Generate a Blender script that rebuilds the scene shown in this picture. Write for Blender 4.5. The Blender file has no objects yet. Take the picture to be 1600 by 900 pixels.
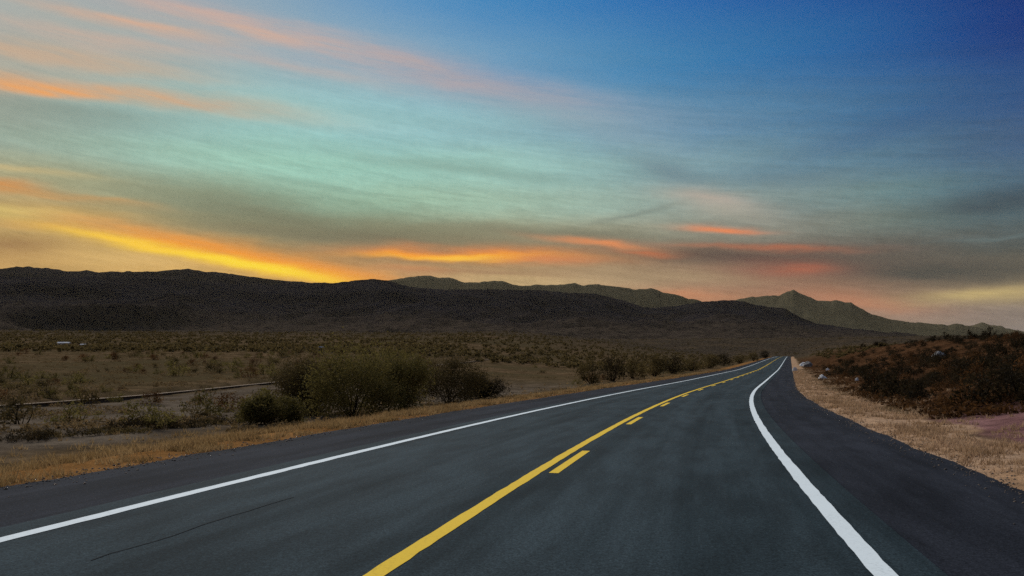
import bpy, bmesh, math, random
import numpy as np
from mathutils import Vector, Matrix, noise as mnoise

rnd = random.Random(7)
rng = np.random.default_rng(11)
SC = bpy.context.scene
COL = SC.collection
R = math.radians

# =====================================================================
# CAMERA, SKY, SUN, EXPOSURE
# =====================================================================
F = 1300.0            # focal length in photo pixels (1600 wide)
YH = 573.5            # row of the level horizon
H = 1.503             # eye height in the car
cam = bpy.data.cameras.new('camera')
cam.sensor_width = 36.0
cam.lens = F / 1600.0 * 36.0
cam.shift_y = (YH - 450.0) / 1600.0
cam.clip_start = 0.1
cam.clip_end = 60000.0
camo = bpy.data.objects.new('camera', cam)
camo.location = (0, 0, H)
camo.rotation_euler = (R(90), 0, 0)
COL.objects.link(camo)
SC.camera = camo

SC.view_settings.view_transform = 'Standard'
SC.view_settings.look = 'None'
SC.view_settings.exposure = 0.0
SC.view_settings.gamma = 1.0
SC.view_settings.use_curve_mapping = False
SC.cycles.use_denoising = False
SC.cycles.max_bounces = 4
SC.cycles.diffuse_bounces = 2
SC.cycles.glossy_bounces = 2
SC.cycles.transparent_max_bounces = 4
SC.cycles.volume_bounces = 0

SUN_AZ = R(-24.0)      # left of straight ahead, over the left hills
SUN_EL = R(32.0)
SUN_STRENGTH = 3.0
sun = bpy.data.lights.new('sun', 'SUN')
sun.energy = SUN_STRENGTH
sun.angle = R(40.0)    # afterglow: a broad soft patch of bright sky
sun.color = (1.0, 0.96, 0.90)
suno = bpy.data.objects.new('sun', sun)
sd = Vector((math.sin(SUN_AZ) * math.cos(SUN_EL), math.cos(SUN_AZ) * math.cos(SUN_EL), math.sin(SUN_EL)))
suno.rotation_euler = sd.to_track_quat('Z', 'Y').to_euler()
suno.location = sd * 100
COL.objects.link(suno)

HAZE_DENSITY = 0.75e-5
HAZE_COLOR = (0.90, 0.76, 0.48)


def lin(c):
    return tuple((v / 255 / 12.92) if v / 255 <= 0.04045 else ((v / 255 + 0.055) / 1.055) ** 2.4 for v in c)


class NT:
    """terse node maths"""
    def __init__(self, tree):
        self.t = tree

    def n(self, kind, **kw):
        nd = self.t.nodes.new(kind)
        for k, v in kw.items():
            setattr(nd, k, v)
        return nd

    def put(self, sock, v):
        if isinstance(v, bpy.types.NodeSocket):
            self.t.links.new(v, sock)
        elif v is not None:
            if hasattr(sock, 'default_value'):
                try:
                    sock.default_value = v
                except Exception:
                    sock.default_value = tuple(v) + (1.0,)

    def m(self, op, a, b=None, c=None, clamp=False):
        nd = self.n('ShaderNodeMath', operation=op, use_clamp=clamp)
        for i, v in enumerate((a, b, c)):
            if v is not None:
                self.put(nd.inputs[i], v)
        return nd.outputs[0]

    def mix(self, f, a, b, blend='MIX'):
        nd = self.n('ShaderNodeMix', data_type='RGBA', blend_type=blend, clamp_factor=True)
        self.put(nd.inputs[0], f)
        for i, v in ((6, a), (7, b)):
            if not isinstance(v, bpy.types.NodeSocket):
                v = tuple(v)[:3] + (1.0,)
            self.put(nd.inputs[i], v)
        return nd.outputs[2]

    def rng(self, v, a, b, c=0.0, d=1.0, smooth=True):
        nd = self.n('ShaderNodeMapRange', interpolation_type='SMOOTHSTEP' if smooth else 'LINEAR')
        for i, x in enumerate((v, a, b, c, d)):
            self.put(nd.inputs[i], x)
        return nd.outputs[0]

    def comb(self, x, y, z=0.0):
        nd = self.n('ShaderNodeCombineXYZ')
        for i, v in enumerate((x, y, z)):
            self.put(nd.inputs[i], v)
        return nd.outputs[0]

    def noise(self, vec, scale, detail=4.0, rough=0.55, dist=0.0, color=False):
        nd = self.n('ShaderNodeTexNoise')
        if vec is not None:
            self.put(nd.inputs['Vector'], vec)
        nd.inputs['Scale'].default_value = scale
        nd.inputs['Detail'].default_value = detail
        nd.inputs['Roughness'].default_value = rough
        nd.inputs['Distortion'].default_value = dist
        return nd.outputs[1 if color else 0]

    def ramp(self, f, stops, interp='LINEAR'):
        nd = self.n('ShaderNodeValToRGB')
        cr = nd.color_ramp
        cr.interpolation = interp
        while len(cr.elements) < len(stops):
            cr.elements.new(0.5)
        for e, (p, c) in zip(cr.elements, stops):
            e.position = p
            e.color = tuple(c)[:3] + (1.0,)
        self.put(nd.inputs[0], f)
        return nd.outputs[0]


def make_sky():
    w = bpy.data.worlds.new('World')
    SC.world = w
    w.use_nodes = True
    t = w.node_tree
    t.nodes.clear()
    q = NT(t)
    out = q.n('ShaderNodeOutputWorld')
    bg = q.n('ShaderNodeBackground')
    tc = q.n('ShaderNodeTexCoord')
    sep = q.n('ShaderNodeSeparateXYZ')
    t.links.new(tc.outputs['Generated'], sep.inputs[0])
    X, Y, Z = sep.outputs
    az = q.m('ARCTAN2', X, Y)
    hyp = q.m('SQRT', q.m('ADD', q.m('MULTIPLY', X, X), q.m('MULTIPLY', Y, Y)))
    e0 = q.m('DIVIDE', Z, q.m('MAXIMUM', hyp, 0.02))
    # --- gentle warp so that no band of cloud is a ruled curve
    P = q.comb(q.m('MULTIPLY', az, 3.0), q.m('MULTIPLY', e0, 11.0), 0.3)
    w1 = q.m('SUBTRACT', q.noise(P, 1.3, 4.0, 0.55), 0.5)
    w2 = q.m('SUBTRACT', q.noise(q.comb(q.m('MULTIPLY', az, 5.0), q.m('MULTIPLY', e0, 22.0), 4.1), 2.2, 5.0, 0.6), 0.5)
    e = q.m('ADD', e0, q.m('ADD', q.m('MULTIPLY', w1, 0.030), q.m('MULTIPLY', w2, 0.012)))

    xs = [0, 200, 400, 600, 800, 1000, 1200, 1400, 1600]
    rows = {
        -150: [(150, 165, 180), (130, 155, 185), (105, 145, 185), (75, 130, 180), (50, 110, 170), (38, 90, 160), (28, 70, 145), (14, 54, 128), (8, 30, 98)],
        0: [(165, 174, 172), (178, 174, 168), (150, 170, 180), (96, 150, 194), (62, 132, 186), (42, 112, 176), (28, 92, 162), (20, 72, 144), (12, 42, 112)],
        100: [(176, 168, 152), (152, 172, 172), (150, 176, 186), (140, 170, 188), (100, 150, 188), (66, 130, 176), (46, 112, 164), (36, 96, 150), (24, 66, 128)],
        200: [(142, 158, 148), (148, 192, 186), (152, 202, 195), (150, 197, 199), (138, 178, 186), (105, 147, 172), (88, 130, 160), (70, 108, 142), (56, 84, 124)],
        260: [(168, 170, 138), (158, 185, 165), (152, 198, 178), (152, 199, 185), (152, 194, 186), (130, 165, 170), (112, 145, 158), (88, 124, 140), (64, 92, 118)],
        310: [(172, 146, 96), (160, 156, 122), (132, 155, 134), (154, 194, 170), (164, 198, 180), (142, 167, 160), (134, 148, 146), (106, 136, 134), (74, 100, 114)],
        350: [(190, 166, 106), (180, 160, 108), (138, 138, 110), (132, 146, 120), (150, 166, 142), (150, 162, 146), (140, 138, 128), (104, 120, 114), (66, 84, 92)],
        400: [(170, 128, 76), (202, 164, 98), (180, 140, 84), (160, 130, 94), (165, 130, 92), (142, 118, 94), (112, 98, 88), (86, 82, 78), (80, 82, 78)],
        440: [(214, 176, 108), (216, 172, 100), (214, 168, 92), (176, 138, 98), (192, 164, 116), (166, 138, 108), (146, 108, 88), (122, 102, 88), (146, 130, 100)],
        480: [(214, 170, 100), (214, 170, 96), (210, 165, 92), (180, 140, 98), (184, 152, 110), (176, 132, 102), (164, 114, 88), (150, 116, 96), (128, 114, 106)],
        520: [(200, 160, 100), (200, 160, 96), (200, 155, 92), (180, 140, 100), (178, 146, 110), (172, 132, 106), (156, 122, 104), (140, 124, 116), (124, 120, 124)],
    }
    ys = sorted(rows)

    def sample(px, py):
        px = min(max(px, 0), 1600)
        py = min(max(py, ys[0]), ys[-1])
        i = min(int(px // 200), 7)
        fx = px / 200 - i
        j = max(k for k in range(len(ys) - 1) if ys[k] <= py)
        fy = (py - ys[j]) / (ys[j + 1] - ys[j])
        A = np.array(rows[ys[j]][i]) * (1 - fx) + np.array(rows[ys[j]][i + 1]) * fx
        B = np.array(rows[ys[j + 1]][i]) * (1 - fx) + np.array(rows[ys[j + 1]][i + 1]) * fx
        return A * (1 - fy) + B * fy

    AZM = 0.60
    azn = q.m('ADD', q.m('MULTIPLY', az, 0.5 / AZM), 0.5, clamp=True)
    lev = [0.02, 0.05, 0.08, 0.105, 0.13, 0.16, 0.195, 0.235, 0.285, 0.36, 0.45]
    cur = None
    for k, ev in enumerate(lev):
        stops = []
        for i in range(15):
            p = i / 14
            a = (p - 0.5) * 2 * AZM
            px = 800 + F * math.tan(a)
            py = YH - F * ev / math.cos(a)
            stops.append((p, lin(sample(px, py))))
        col = q.ramp(azn, stops, 'B_SPLINE')
        if cur is None:
            cur = col
        else:
            cur = q.mix(q.rng(e, lev[k - 1], ev), cur, col)

    # --- fibre noise shared by all the clouds: long thin strands
    sl = q.m('ADD', e0, q.m('MULTIPLY', az, 0.13))
    fib = q.noise(q.comb(q.m('MULTIPLY', az, 5.0), q.m('MULTIPLY', sl, 70.0), w1), 1.0, 6.0, 0.62, 0.25)
    fib2 = q.noise(q.comb(q.m('MULTIPLY', az, 14.0), q.m('MULTIPLY', sl, 120.0), 3.0), 1.0, 5.0, 0.65, 0.4)
    fibw = q.noise(q.comb(q.m('MULTIPLY', az, 22.0), q.m('MULTIPLY', sl, 260.0), 6.0), 1.0, 6.0, 0.7, 0.8)
    fibm = q.m('ADD', q.m('ADD', q.m('MULTIPLY', fib, 0.55), q.m('MULTIPLY', fib2, 0.27)), q.m('MULTIPLY', fibw, 0.18))
    # thin veil of strands over the whole sky
    fib3 = q.noise(q.comb(q.m('MULTIPLY', az, 38.0), q.m('MULTIPLY', sl, 190.0), 8.0), 1.0, 6.0, 0.72, 0.6)
    mot = q.noise(tc.outputs['Generated'], 90.0, 5.0, 0.75)
    veil = q.m('MULTIPLY', q.rng(fibm, 0.34, 0.66, 0.82, 1.16), q.m('MULTIPLY', q.rng(fib3, 0.25, 0.75, 0.93, 1.07), q.rng(mot, 0.25, 0.75, 0.94, 1.06)))
    low = q.rng(e0, 0.46, 0.10)
    cur = q.mix(low, cur, q.mix(1.0, cur, q.comb(veil, veil, veil), 'MULTIPLY'))

    # --- one streak of cloud
    g = bpy.data.node_groups.new('cloud_streak', 'ShaderNodeTree')
    for nm in ('az', 'e', 'fib', 'az0', 'e0', 'cos', 'sin', 'ia', 'iup', 'idn', 'alpha', 'rag'):
        g.interface.new_socket(nm, in_out='INPUT', socket_type='NodeSocketFloat')
    g.interface.new_socket('mask', in_out='OUTPUT', socket_type='NodeSocketFloat')
    gq = NT(g)
    gi = gq.n('NodeGroupInput')
    go = gq.n('NodeGroupOutput')
    I = {s.name: s for s in gi.outputs if s.name}
    dx = gq.m('SUBTRACT', I['az'], I['az0'])
    dy = gq.m('SUBTRACT', I['e'], I['e0'])
    u = gq.m('ADD', gq.m('MULTIPLY', dx, I['cos']), gq.m('MULTIPLY', dy, I['sin']))
    v = gq.m('SUBTRACT', gq.m('MULTIPLY', dy, I['cos']), gq.m('MULTIPLY', dx, I['sin']))
    uu = gq.m('MULTIPLY', u, I['ia'])
    vv = gq.m('MAXIMUM', gq.m('MULTIPLY', v, I['iup']), gq.m('MULTIPLY', v, I['idn']))
    d2 = gq.m('ADD', gq.m('MULTIPLY', uu, uu), gq.m('MULTIPLY', vv, vv))
    gs = gq.m('EXPONENT', gq.m('MULTIPLY', d2, -1.0))
    ff = gq.m('MULTIPLY', gq.m('SUBTRACT', I['fib'], 0.5), I['rag'])
    mk = gq.m('MULTIPLY', gq.m('MULTIPLY', gs, gq.m('ADD', ff, 1.0)), I['alpha'], clamp=True)
    g.links.new(mk, go.inputs[0])

    def to_dir(px, py):
        a = math.atan((px - 800) / F)
        return a, (YH - py) / F * math.cos(a)

    def streak(cx, cy, slope, a, up, dn, col, alpha, rag=2.0):
        nonlocal cur
        a0, ee0 = to_dir(cx, cy)
        a1, e1 = to_dir(cx + a, cy + slope * a)
        th = math.atan2(e1 - ee0, a1 - a0)
        L = math.hypot(e1 - ee0, a1 - a0)
        k = math.cos(a0) / F
        nd = q.n('ShaderNodeGroup')
        nd.node_tree = g
        vals = dict(az=az, e=e, fib=fibm, az0=a0, e0=ee0, cos=math.cos(th), sin=math.sin(th), ia=1 / L,
                    iup=1 / (up * k), idn=-1 / (dn * k), alpha=alpha, rag=rag * 1.7)
        for s in nd.inputs:
            q.put(s, vals[s.name])
        cur = q.mix(nd.outputs[0], cur, lin(col))

    # broad veils first, then lit streaks
    ST = [
        # grey and olive shaded banks
        (110, 172, .10, 190, 14, 20, (124, 140, 130), .55, 1.5),
        (430, 335, .14, 230, 34, 30, (116, 120, 98), .75, 1.5),
        (600, 372, .05, 300, 18, 16, (112, 106, 86), .70, 1.6),
        (720, 264, .12, 180, 9, 11, (122, 152, 142), .50, 1.5),
        (40, 395, .05, 90, 12, 12, (140, 96, 58), .55, 1.5),
        (1180, 402, .03, 240, 16, 14, (82, 72, 68), .92, 2.0),
        (1460, 426, -.02, 230, 22, 17, (66, 67, 66), .88, 1.8),
        (880, 366, .04, 190, 10, 12, (108, 106, 90), .65, 2.0),
        (1045, 268, .25, 60, 18, 16, (104, 126, 138), .60, 1.0),
        (1240, 270, -.05, 120, 14, 16, (96, 122, 134), .55, 1.4),
        (1570, 312, -.15, 130, 22, 26, (52, 66, 78), .70, 1.6),
        (1420, 190, -.30, 200, 18, 22, (54, 92, 134), .45, 1.2),
        (1000, 335, -.22, 75, 4, 4, (118, 130, 122), .55, 1.0),
        (900, 150, .20, 120, 30, 30, (112, 152, 182), .45, 1.0),
        # pink and salmon high streaks
        (560, 84, .21, 330, 20, 30, (194, 168, 162), .55, 3.0),
        (390, 48, .19, 120, 9, 12, (220, 174, 146), .48, 3.0),
        (210, 36, .17, 150, 9, 8, (222, 172, 140), .62, 2.2),
        (300, 62, .18, 90, 8, 9, (216, 170, 145), .40, 2.2),
        (740, 118, .22, 150, 20, 24, (164, 160, 172), .50, 1.6),
        (90, 86, .12, 200, 18, 16, (208, 168, 134), .60, 2.2),
        (300, 165, .12, 190, 18, 13, (194, 166, 140), .65, 2.0),
        (60, 138, .10, 190, 17, 8, (232, 164, 104), .85, 2.4),
        (900, 190, .25, 170, 26, 26, (150, 165, 175), .35, 1.0),
        (150, 60, .17, 170, 10, 14, (206, 172, 152), .52, 3.0),
        (440, 104, .20, 150, 10, 14, (190, 172, 166), .50, 3.0),
        (330, 18, .16, 170, 10, 12, (204, 172, 158), .52, 3.0),
        (660, 100, .22, 110, 8, 12, (186, 166, 162), .42, 3.0),
        (200, 110, .14, 150, 10, 12, (196, 170, 146), .40, 3.0),
        # low left glow
        (20, 262, .10, 130, 5, 6, (206, 182, 128), .55, 1.8),
        (0, 290, .12, 70, 12, 9, (214, 140, 70), .85, 1.5),
        (110, 308, .10, 120, 6, 7, (204, 150, 88), .60, 2.0),
        (10, 330, .05, 120, 8, 10, (214, 196, 120), .55, 1.5),
        (50, 352, .05, 90, 7, 7, (214, 160, 90), .40, 1.8),
        (170, 402, .06, 190, 16, 16, (222, 182, 112), .60, 1.2),
        # blazing streak over the left ridge
        (365, 397, .185, 205, 19, 16, (240, 150, 52), .92, 1.6),
        (500, 428, .13, 120, 14, 12, (244, 150, 48), .80, 1.2),
        (360, 409, .175, 200, 9, 9, (255, 196, 40), .97, 1.2),
        (380, 415, .17, 150, 7, 8, (255, 222, 52), .92, 0.9),
        (200, 380, .19, 85, 5, 6, (255, 205, 60), .85, 1.4),
        (20, 378, .03, 75, 12, 14, (146, 108, 70), .72, 1.5),
        # middle streak
        (730, 400, .025, 170, 12, 8, (230, 128, 58), .80, 1.8),
        (725, 402, .015, 120, 5, 5, (255, 170, 42), 1.0, 0.8),
        (690, 403, .03, 80, 4, 4, (255, 205, 66), .95, 0.9),
        (640, 398, .05, 60, 5, 6, (250, 150, 40), .70, 1.2),
        (650, 420, .03, 60, 5, 6, (214, 140, 86), .55, 1.5),
        (760, 424, .0, 150, 6, 5, (150, 112, 84), .50, 1.5),
        (930, 381, .09, 80, 6, 6, (232, 140, 84), .85, 1.6),
        (1010, 396, .05, 40, 4, 4, (206, 110, 66), .60, 1.6),
        (860, 408, .02, 90, 6, 5, (206, 126, 82), .55, 1.6),
        # right-hand embers
        (1110, 312, .12, 75, 16, 15, (188, 168, 154), .62, 1.2),
        (1130, 358, .03, 56, 6, 5, (242, 134, 78), .90, 1.3),
        (1140, 330, .05, 70, 12, 12, (184, 176, 158), .40, 1.0),
        (1180, 386, .03, 140, 5, 5, (186, 104, 72), .65, 1.6),
        (1225, 425, .03, 95, 22, 20, (150, 88, 74), .55, 1.3),
        (1252, 419, .02, 46, 9, 8, (188, 96, 68), .55, 2.0),
        (1040, 430, .04, 180, 8, 9, (168, 144, 112), .55, 1.5),
        (1060, 460, .05, 90, 9, 12, (204, 132, 94), .65, 1.2),
        (1340, 474, .10, 110, 14, 14, (186, 120, 90), .60, 1.2),
        (1545, 459, -.08, 120, 13, 12, (198, 174, 116), .80, 1.5),
        (1560, 371, -.12, 90, 3, 3, (100, 118, 120), .50, 1.2),
    ]
    for s in ST:
        streak(*s)

    # --- the rest of the dome: Nishita overhead, dim dusk behind
    sky = q.n('ShaderNodeTexSky', sky_type='NISHITA')
    sky.sun_disc = False
    sky.sun_elevation = SUN_EL
    sky.sun_rotation = SUN_AZ
    sky.air_density = 1.0
    sky.dust_density = 1.0
    nis = q.mix(1.0, sky.outputs[0], (0.13, 0.13, 0.13), 'MULTIPLY')
    back = q.mix(q.rng(e0, 0.0, 0.7), lin((112, 100, 94)), lin((82, 98, 122)))
    cur = q.mix(q.rng(q.m('ABSOLUTE', az), 0.75, 1.9), cur, back)
    cur = q.mix(q.rng(e0, 0.50, 1.3), cur, nis)
    t.links.new(cur, bg.inputs[0])
    bg.inputs[1].default_value = 1.0
    t.links.new(bg.outputs[0], out.inputs[0])


make_sky()

# =====================================================================
# HELPERS
# =====================================================================


def tag(o, label=None, cat=None, group=None, kind=None):
    if label:
        o['label'] = label
    if cat:
        o['category'] = cat
    if group:
        o['group'] = group
    if kind:
        o['kind'] = kind
    return o


def mesh_obj(name, verts, faces, mat, parent=None, smooth=False, attrs=None, uv=None):
    me = bpy.data.meshes.new(name)
    verts = np.asarray(verts, dtype=np.float32)
    if isinstance(faces, np.ndarray):
        n, k = faces.shape
        me.vertices.add(len(verts))
        me.vertices.foreach_set('co', verts.ravel())
        me.loops.add(n * k)
        me.loops.foreach_set('vertex_index', faces.astype(np.int32).ravel())
        me.polygons.add(n)
        me.polygons.foreach_set('loop_start', np.arange(0, n * k, k, dtype=np.int32))
        me.polygons.foreach_set('loop_total', np.full(n, k, dtype=np.int32))
        me.update(calc_edges=True)
    else:
        me.from_pydata([tuple(map(float, v)) for v in verts], [], faces)
        me.update()
    if smooth:
        me.polygons.foreach_set('use_smooth', np.ones(len(me.polygons), dtype=bool))
    for nm, arr in (attrs or {}).items():
        a = me.attributes.new(nm, 'FLOAT', 'POINT')
        a.data.foreach_set('value', np.asarray(arr, dtype=np.float32))
    if uv is not None:
        l = me.uv_layers.new(name='UVMap')
        idx = np.empty(len(me.loops), dtype=np.int32)
        me.loops.foreach_get('vertex_index', idx)
        l.data.foreach_set('uv', np.asarray(uv, dtype=np.float32)[idx].ravel())
    me.materials.append(mat)
    o = bpy.data.objects.new(name, me)
    COL.objects.link(o)
    o.parent = parent
    return o


def empty(name, loc, rz=0.0):
    o = bpy.data.objects.new(name, None)
    o.empty_display_size = 0.3
    COL.objects.link(o)
    o.location = loc
    o.rotation_euler = (0, 0, rz)
    return o


def copy_tree(o, parent=None):
    c = o.copy()
    COL.objects.link(c)
    c.parent = parent
    for ch in list(o.children):
        copy_tree(ch, c)
    return c


def grid_faces(nu, nv):
    i = np.arange(nu * nv).reshape(nu, nv)
    return np.stack([i[:-1, :-1].ravel(), i[1:, :-1].ravel(), i[1:, 1:].ravel(), i[:-1, 1:].ravel()], 1)


def hash2(ix, iy, seed):
    h = (ix.astype(np.int64) * 374761393 + iy.astype(np.int64) * 668265263 + seed * 974634653) & 0xFFFFFFFF
    h = ((h ^ (h >> 13)) * 1274126177) & 0xFFFFFFFF
    return ((h ^ (h >> 16)) & 0xFFFF) / 65535.0


def vnoise(x, y, seed=0):
    ix, iy = np.floor(x), np.floor(y)
    fx, fy = x - ix, y - iy
    fx = fx * fx * fx * (fx * (fx * 6 - 15) + 10)
    fy = fy * fy * fy * (fy * (fy * 6 - 15) + 10)
    a, b = hash2(ix, iy, seed), hash2(ix + 1, iy, seed)
    c, d = hash2(ix, iy + 1, seed), hash2(ix + 1, iy + 1, seed)
    return (a * (1 - fx) + b * fx) * (1 - fy) + (c * (1 - fx) + d * fx) * fy


def fbm(x, y, oct=5, seed=0, gain=0.5, ridged=False):
    s, a, t = 0.0, 1.0, 0.0
    for k in range(oct):
        n = vnoise(x * 2 ** k + 17.3 * k, y * 2 ** k + 9.1 * k, seed + k)
        if ridged:
            n = 1 - np.abs(2 * n - 1)
        s = s + n * a
        t += a
        a *= gain
    return s / t


def sstep(a, b, x):
    t = np.clip((np.asarray(x, float) - a) / (b - a), 0, 1)
    return t * t * (3 - 2 * t)


# =====================================================================
# ROAD PATH (a gentle right-hand bend climbing a low rise)
# =====================================================================
DS = 0.5
S = np.arange(-30, 680, DS)
KAP = np.interp(S, [-30, 0, 30, 50, 72, 680], [2.38, 2.38, 1.69, 1.9, 0.0, 0.0]) / 1000
i0 = int(30 / DS)
ANG = np.concatenate([[0], np.cumsum(KAP[:-1] * DS)])
ANG += 0.2046 - ANG[i0]
RX = np.concatenate([[0], np.cumsum(np.sin(ANG[:-1]) * DS)])
RY = np.concatenate([[0], np.cumsum(np.cos(ANG[:-1]) * DS)])
RX -= RX[i0]
RY -= RY[i0]


def road_z(s):
    base = np.interp(s, [-30, 40, 55, 75, 104, 165, 230, 400, 680], [0, 0, .05, .16, .42, 1.0, 2.1, 5.3, 10.0])
    return base


zk = np.ones(41) / 41
ZS = np.convolve(np.pad(road_z(S), 20, mode='edge'), zk, mode='valid')
OY, OL, OR = -2.227, -5.857, 1.373
ORE, OLE = 3.95, -8.484


def edge_r(s):
    return np.interp(s, [-30, 50, 90, 400], [ORE, ORE, 3.9, 3.7])


def edge_l(s):
    return np.interp(s, [-30, 60, 120, 400], [OLE, OLE, -8.2, -7.7])


def road_pt(s, t, dz=0.0):
    x = np.interp(s, S, RX)
    y = np.interp(s, S, RY)
    a = np.interp(s, S, ANG)
    z = np.interp(s, S, ZS)
    return np.stack([x + t * np.cos(a), y - t * np.sin(a), z + dz], -1)


def road_coords(x, y):
    """nearest station and signed offset (right positive)"""
    shp = np.shape(x)
    x = np.ravel(x)
    y = np.ravel(y)
    s = np.zeros_like(x)
    t = np.zeros_like(x)
    sub = slice(None, None, 4)
    for k in range(0, len(x), 20000):
        xx, yy = x[k:k + 20000, None], y[k:k + 20000, None]
        d = (xx - RX[sub]) ** 2 + (yy - RY[sub]) ** 2
        i = np.argmin(d, 1) * 4
        tx, ty = np.sin(ANG[i]), np.cos(ANG[i])
        ex, ey = x[k:k + 20000] - RX[i], y[k:k + 20000] - RY[i]
        s[k:k + 20000] = S[i] + ex * tx + ey * ty
        t[k:k + 20000] = ex * ty - ey * tx
    return s.reshape(shp), t.reshape(shp)


# straight low kerb wall across the left plain
WA, WB = np.array([-31.0, 10.0]), np.array([6.0, 228.0])
wd = (WB - WA) / np.linalg.norm(WB - WA)
wn = np.array([-wd[1], wd[0]])          # points away from the road (left)


def terrain(x, y):
    x = np.asarray(x, float)
    y = np.asarray(y, float)
    s, t = road_coords(x, y)
    zr = np.interp(s, S, ZS)
    r = np.hypot(x, y)
    dl = edge_l(s) - t
    dr = t - edge_r(s)
    n1 = fbm(x * 0.11, y * 0.11, 4, 3) - 0.5
    n2 = fbm(x * 0.02, y * 0.02, 4, 8) - 0.5
    n3 = fbm(x * 0.9, y * 0.9, 3, 21) - 0.5
    # left: verge falls to a flat wash, the wall line steps up to the rising plain
    wl = (x - WA[0]) * wn[0] + (y - WA[1]) * wn[1]
    zl = -0.03 - 0.55 * sstep(0.6, 5.5, dl) + 0.36 * sstep(0.0, 0.9, wl)
    rise = 0.034 * np.clip(r - 55, 0, 1645) * sstep(0, 1, (dl - 4) / (16 + 0.3 * r))
    zl = zl + (n1 * 0.35 + n3 * 0.10) * sstep(1.0, 6, dl) + n2 * 1.5 * sstep(20, 120, dl) * np.clip(r / 300, 0, 2)
    # right: low bank climbing to a brushy hill
    hill = 4.9 * sstep(1.5, 25, dr) + 0.012 * np.maximum(0, dr - 25)
    zrr = -0.03 + hill * (0.85 + 0.5 * n2) + (n1 * 0.9 + n3 * 0.14) * sstep(0.8, 6, dr) + 0.06 * sstep(0.1, 0.6, dr)
    under = -0.07
    z = np.where(dl > 0, zl, np.where(dr > 0, zrr, under))
    fadein = sstep(600, 660, s)
    z = z + zr
    left_far = np.where(t < 0, rise, np.minimum(0.034 * np.maximum(0, r - 160), 0.034 * 1645) * sstep(30, 250, dr))
    z = z + left_far * np.where(t < 0, 1, 0.8)
    # past the end of the road everything settles on the same gentle fan
    fan = 0.034 * (np.minimum(r, 1700) - 55) + 1.5 + n2 * 4
    far = sstep(640, 900, r)
    z = z * (1 - far) + (fan) * far
    z = z - (0.25 * fadein) * (1 - far)
    return z


# =====================================================================
# MATERIALS
# =====================================================================
MATS = {}


def material(name):
    m = bpy.data.materials.new(name)
    m.use_nodes = True
    t = m.node_tree
    t.nodes.clear()
    q = NT(t)
    out = q.n('ShaderNodeOutputMaterial')
    b = q.n('ShaderNodeBsdfPrincipled')
    t.links.new(b.outputs[0], out.inputs[0])
    b.inputs['Roughness'].default_value = 0.9
    b.inputs['Specular IOR Level'].default_value = 0.2
    return m, q, b


def bump(q, b, h, strength, dist):
    nd = q.n('ShaderNodeBump')
    nd.inputs['Strength'].default_value = strength
    nd.inputs['Distance'].default_value = dist
    q.put(nd.inputs['Height'], h)
    q.t.links.new(nd.outputs[0], b.inputs['Normal'])


def asphalt(name, c1, c2, rough, spec):
    m, q, b = material(name)
    uv = q.n('ShaderNodeUVMap')
    sp = q.n('ShaderNodeSeparateXYZ')
    q.t.links.new(uv.outputs[0], sp.inputs[0])
    tt, ss = sp.outputs[0], sp.outputs[1]
    long_ = q.noise(q.comb(q.m('MULTIPLY', tt, 1.7), q.m('MULTIPLY', ss, 0.035), 0.0), 1.0, 5.0, 0.6)
    blot = q.noise(q.comb(tt, q.m('MULTIPLY', ss, 0.22), 5.0), 0.55, 4.0, 0.55)
    grit = q.noise(q.comb(tt, ss, 0.0), 55.0, 2.0, 0.7)
    f = q.m('ADD', q.m('MULTIPLY', long_, 0.6), q.m('MULTIPLY', blot, 0.4))
    col = q.mix(q.rng(f, 0.36, 0.64), c1, c2)
    # polished wheel paths, two to a lane
    wp = None
    for c in (OY + 0.95, OY + 2.75, OY - 0.95, OY - 2.75):
        d = q.m('DIVIDE', q.m('SUBTRACT', tt, c), 0.42)
        gsn = q.m('EXPONENT', q.m('MULTIPLY', q.m('MULTIPLY', d, d), -1.0))
        wp = gsn if wp is None else q.m('ADD', wp, gsn)
    wpv = q.m('MULTIPLY', q.m('MULTIPLY', wp, long_), 0.55)
    col = q.mix(wpv, col, tuple(v * 1.35 for v in c2))
    chips = q.noise(q.comb(tt, ss, 3.0), 19.0, 3.0, 0.75)
    stain = q.noise(q.comb(q.m('MULTIPLY', tt, 2.2), q.m('MULTIPLY', ss, 0.5), 9.0), 0.9, 5.0, 0.65)
    sv = q.rng(stain, 0.36, 0.62, 0.78, 1.12)
    col = q.mix(1.0, col, q.comb(sv, sv, sv), 'MULTIPLY')
    gv = q.m('MULTIPLY', q.rng(grit, 0.3, 0.72, 0.55, 1.5), q.rng(chips, 0.3, 0.7, 0.72, 1.28))
    col = q.mix(1.0, col, q.comb(gv, gv, gv), 'MULTIPLY')
    q.t.links.new(col, b.inputs['Base Color'])
    b.inputs['Roughness'].default_value = rough
    b.inputs['Specular IOR Level'].default_value = spec
    bump(q, b, grit, 0.35, 0.004)
    return m


MATS['asphalt'] = asphalt('asphalt', (0.015, 0.025, 0.029), (0.035, 0.051, 0.057), 0.95, 0.03)
MATS['shoulder'] = asphalt('chip_seal', (0.016, 0.018, 0.023), (0.030, 0.033, 0.041), 0.97, 0.02)


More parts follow.
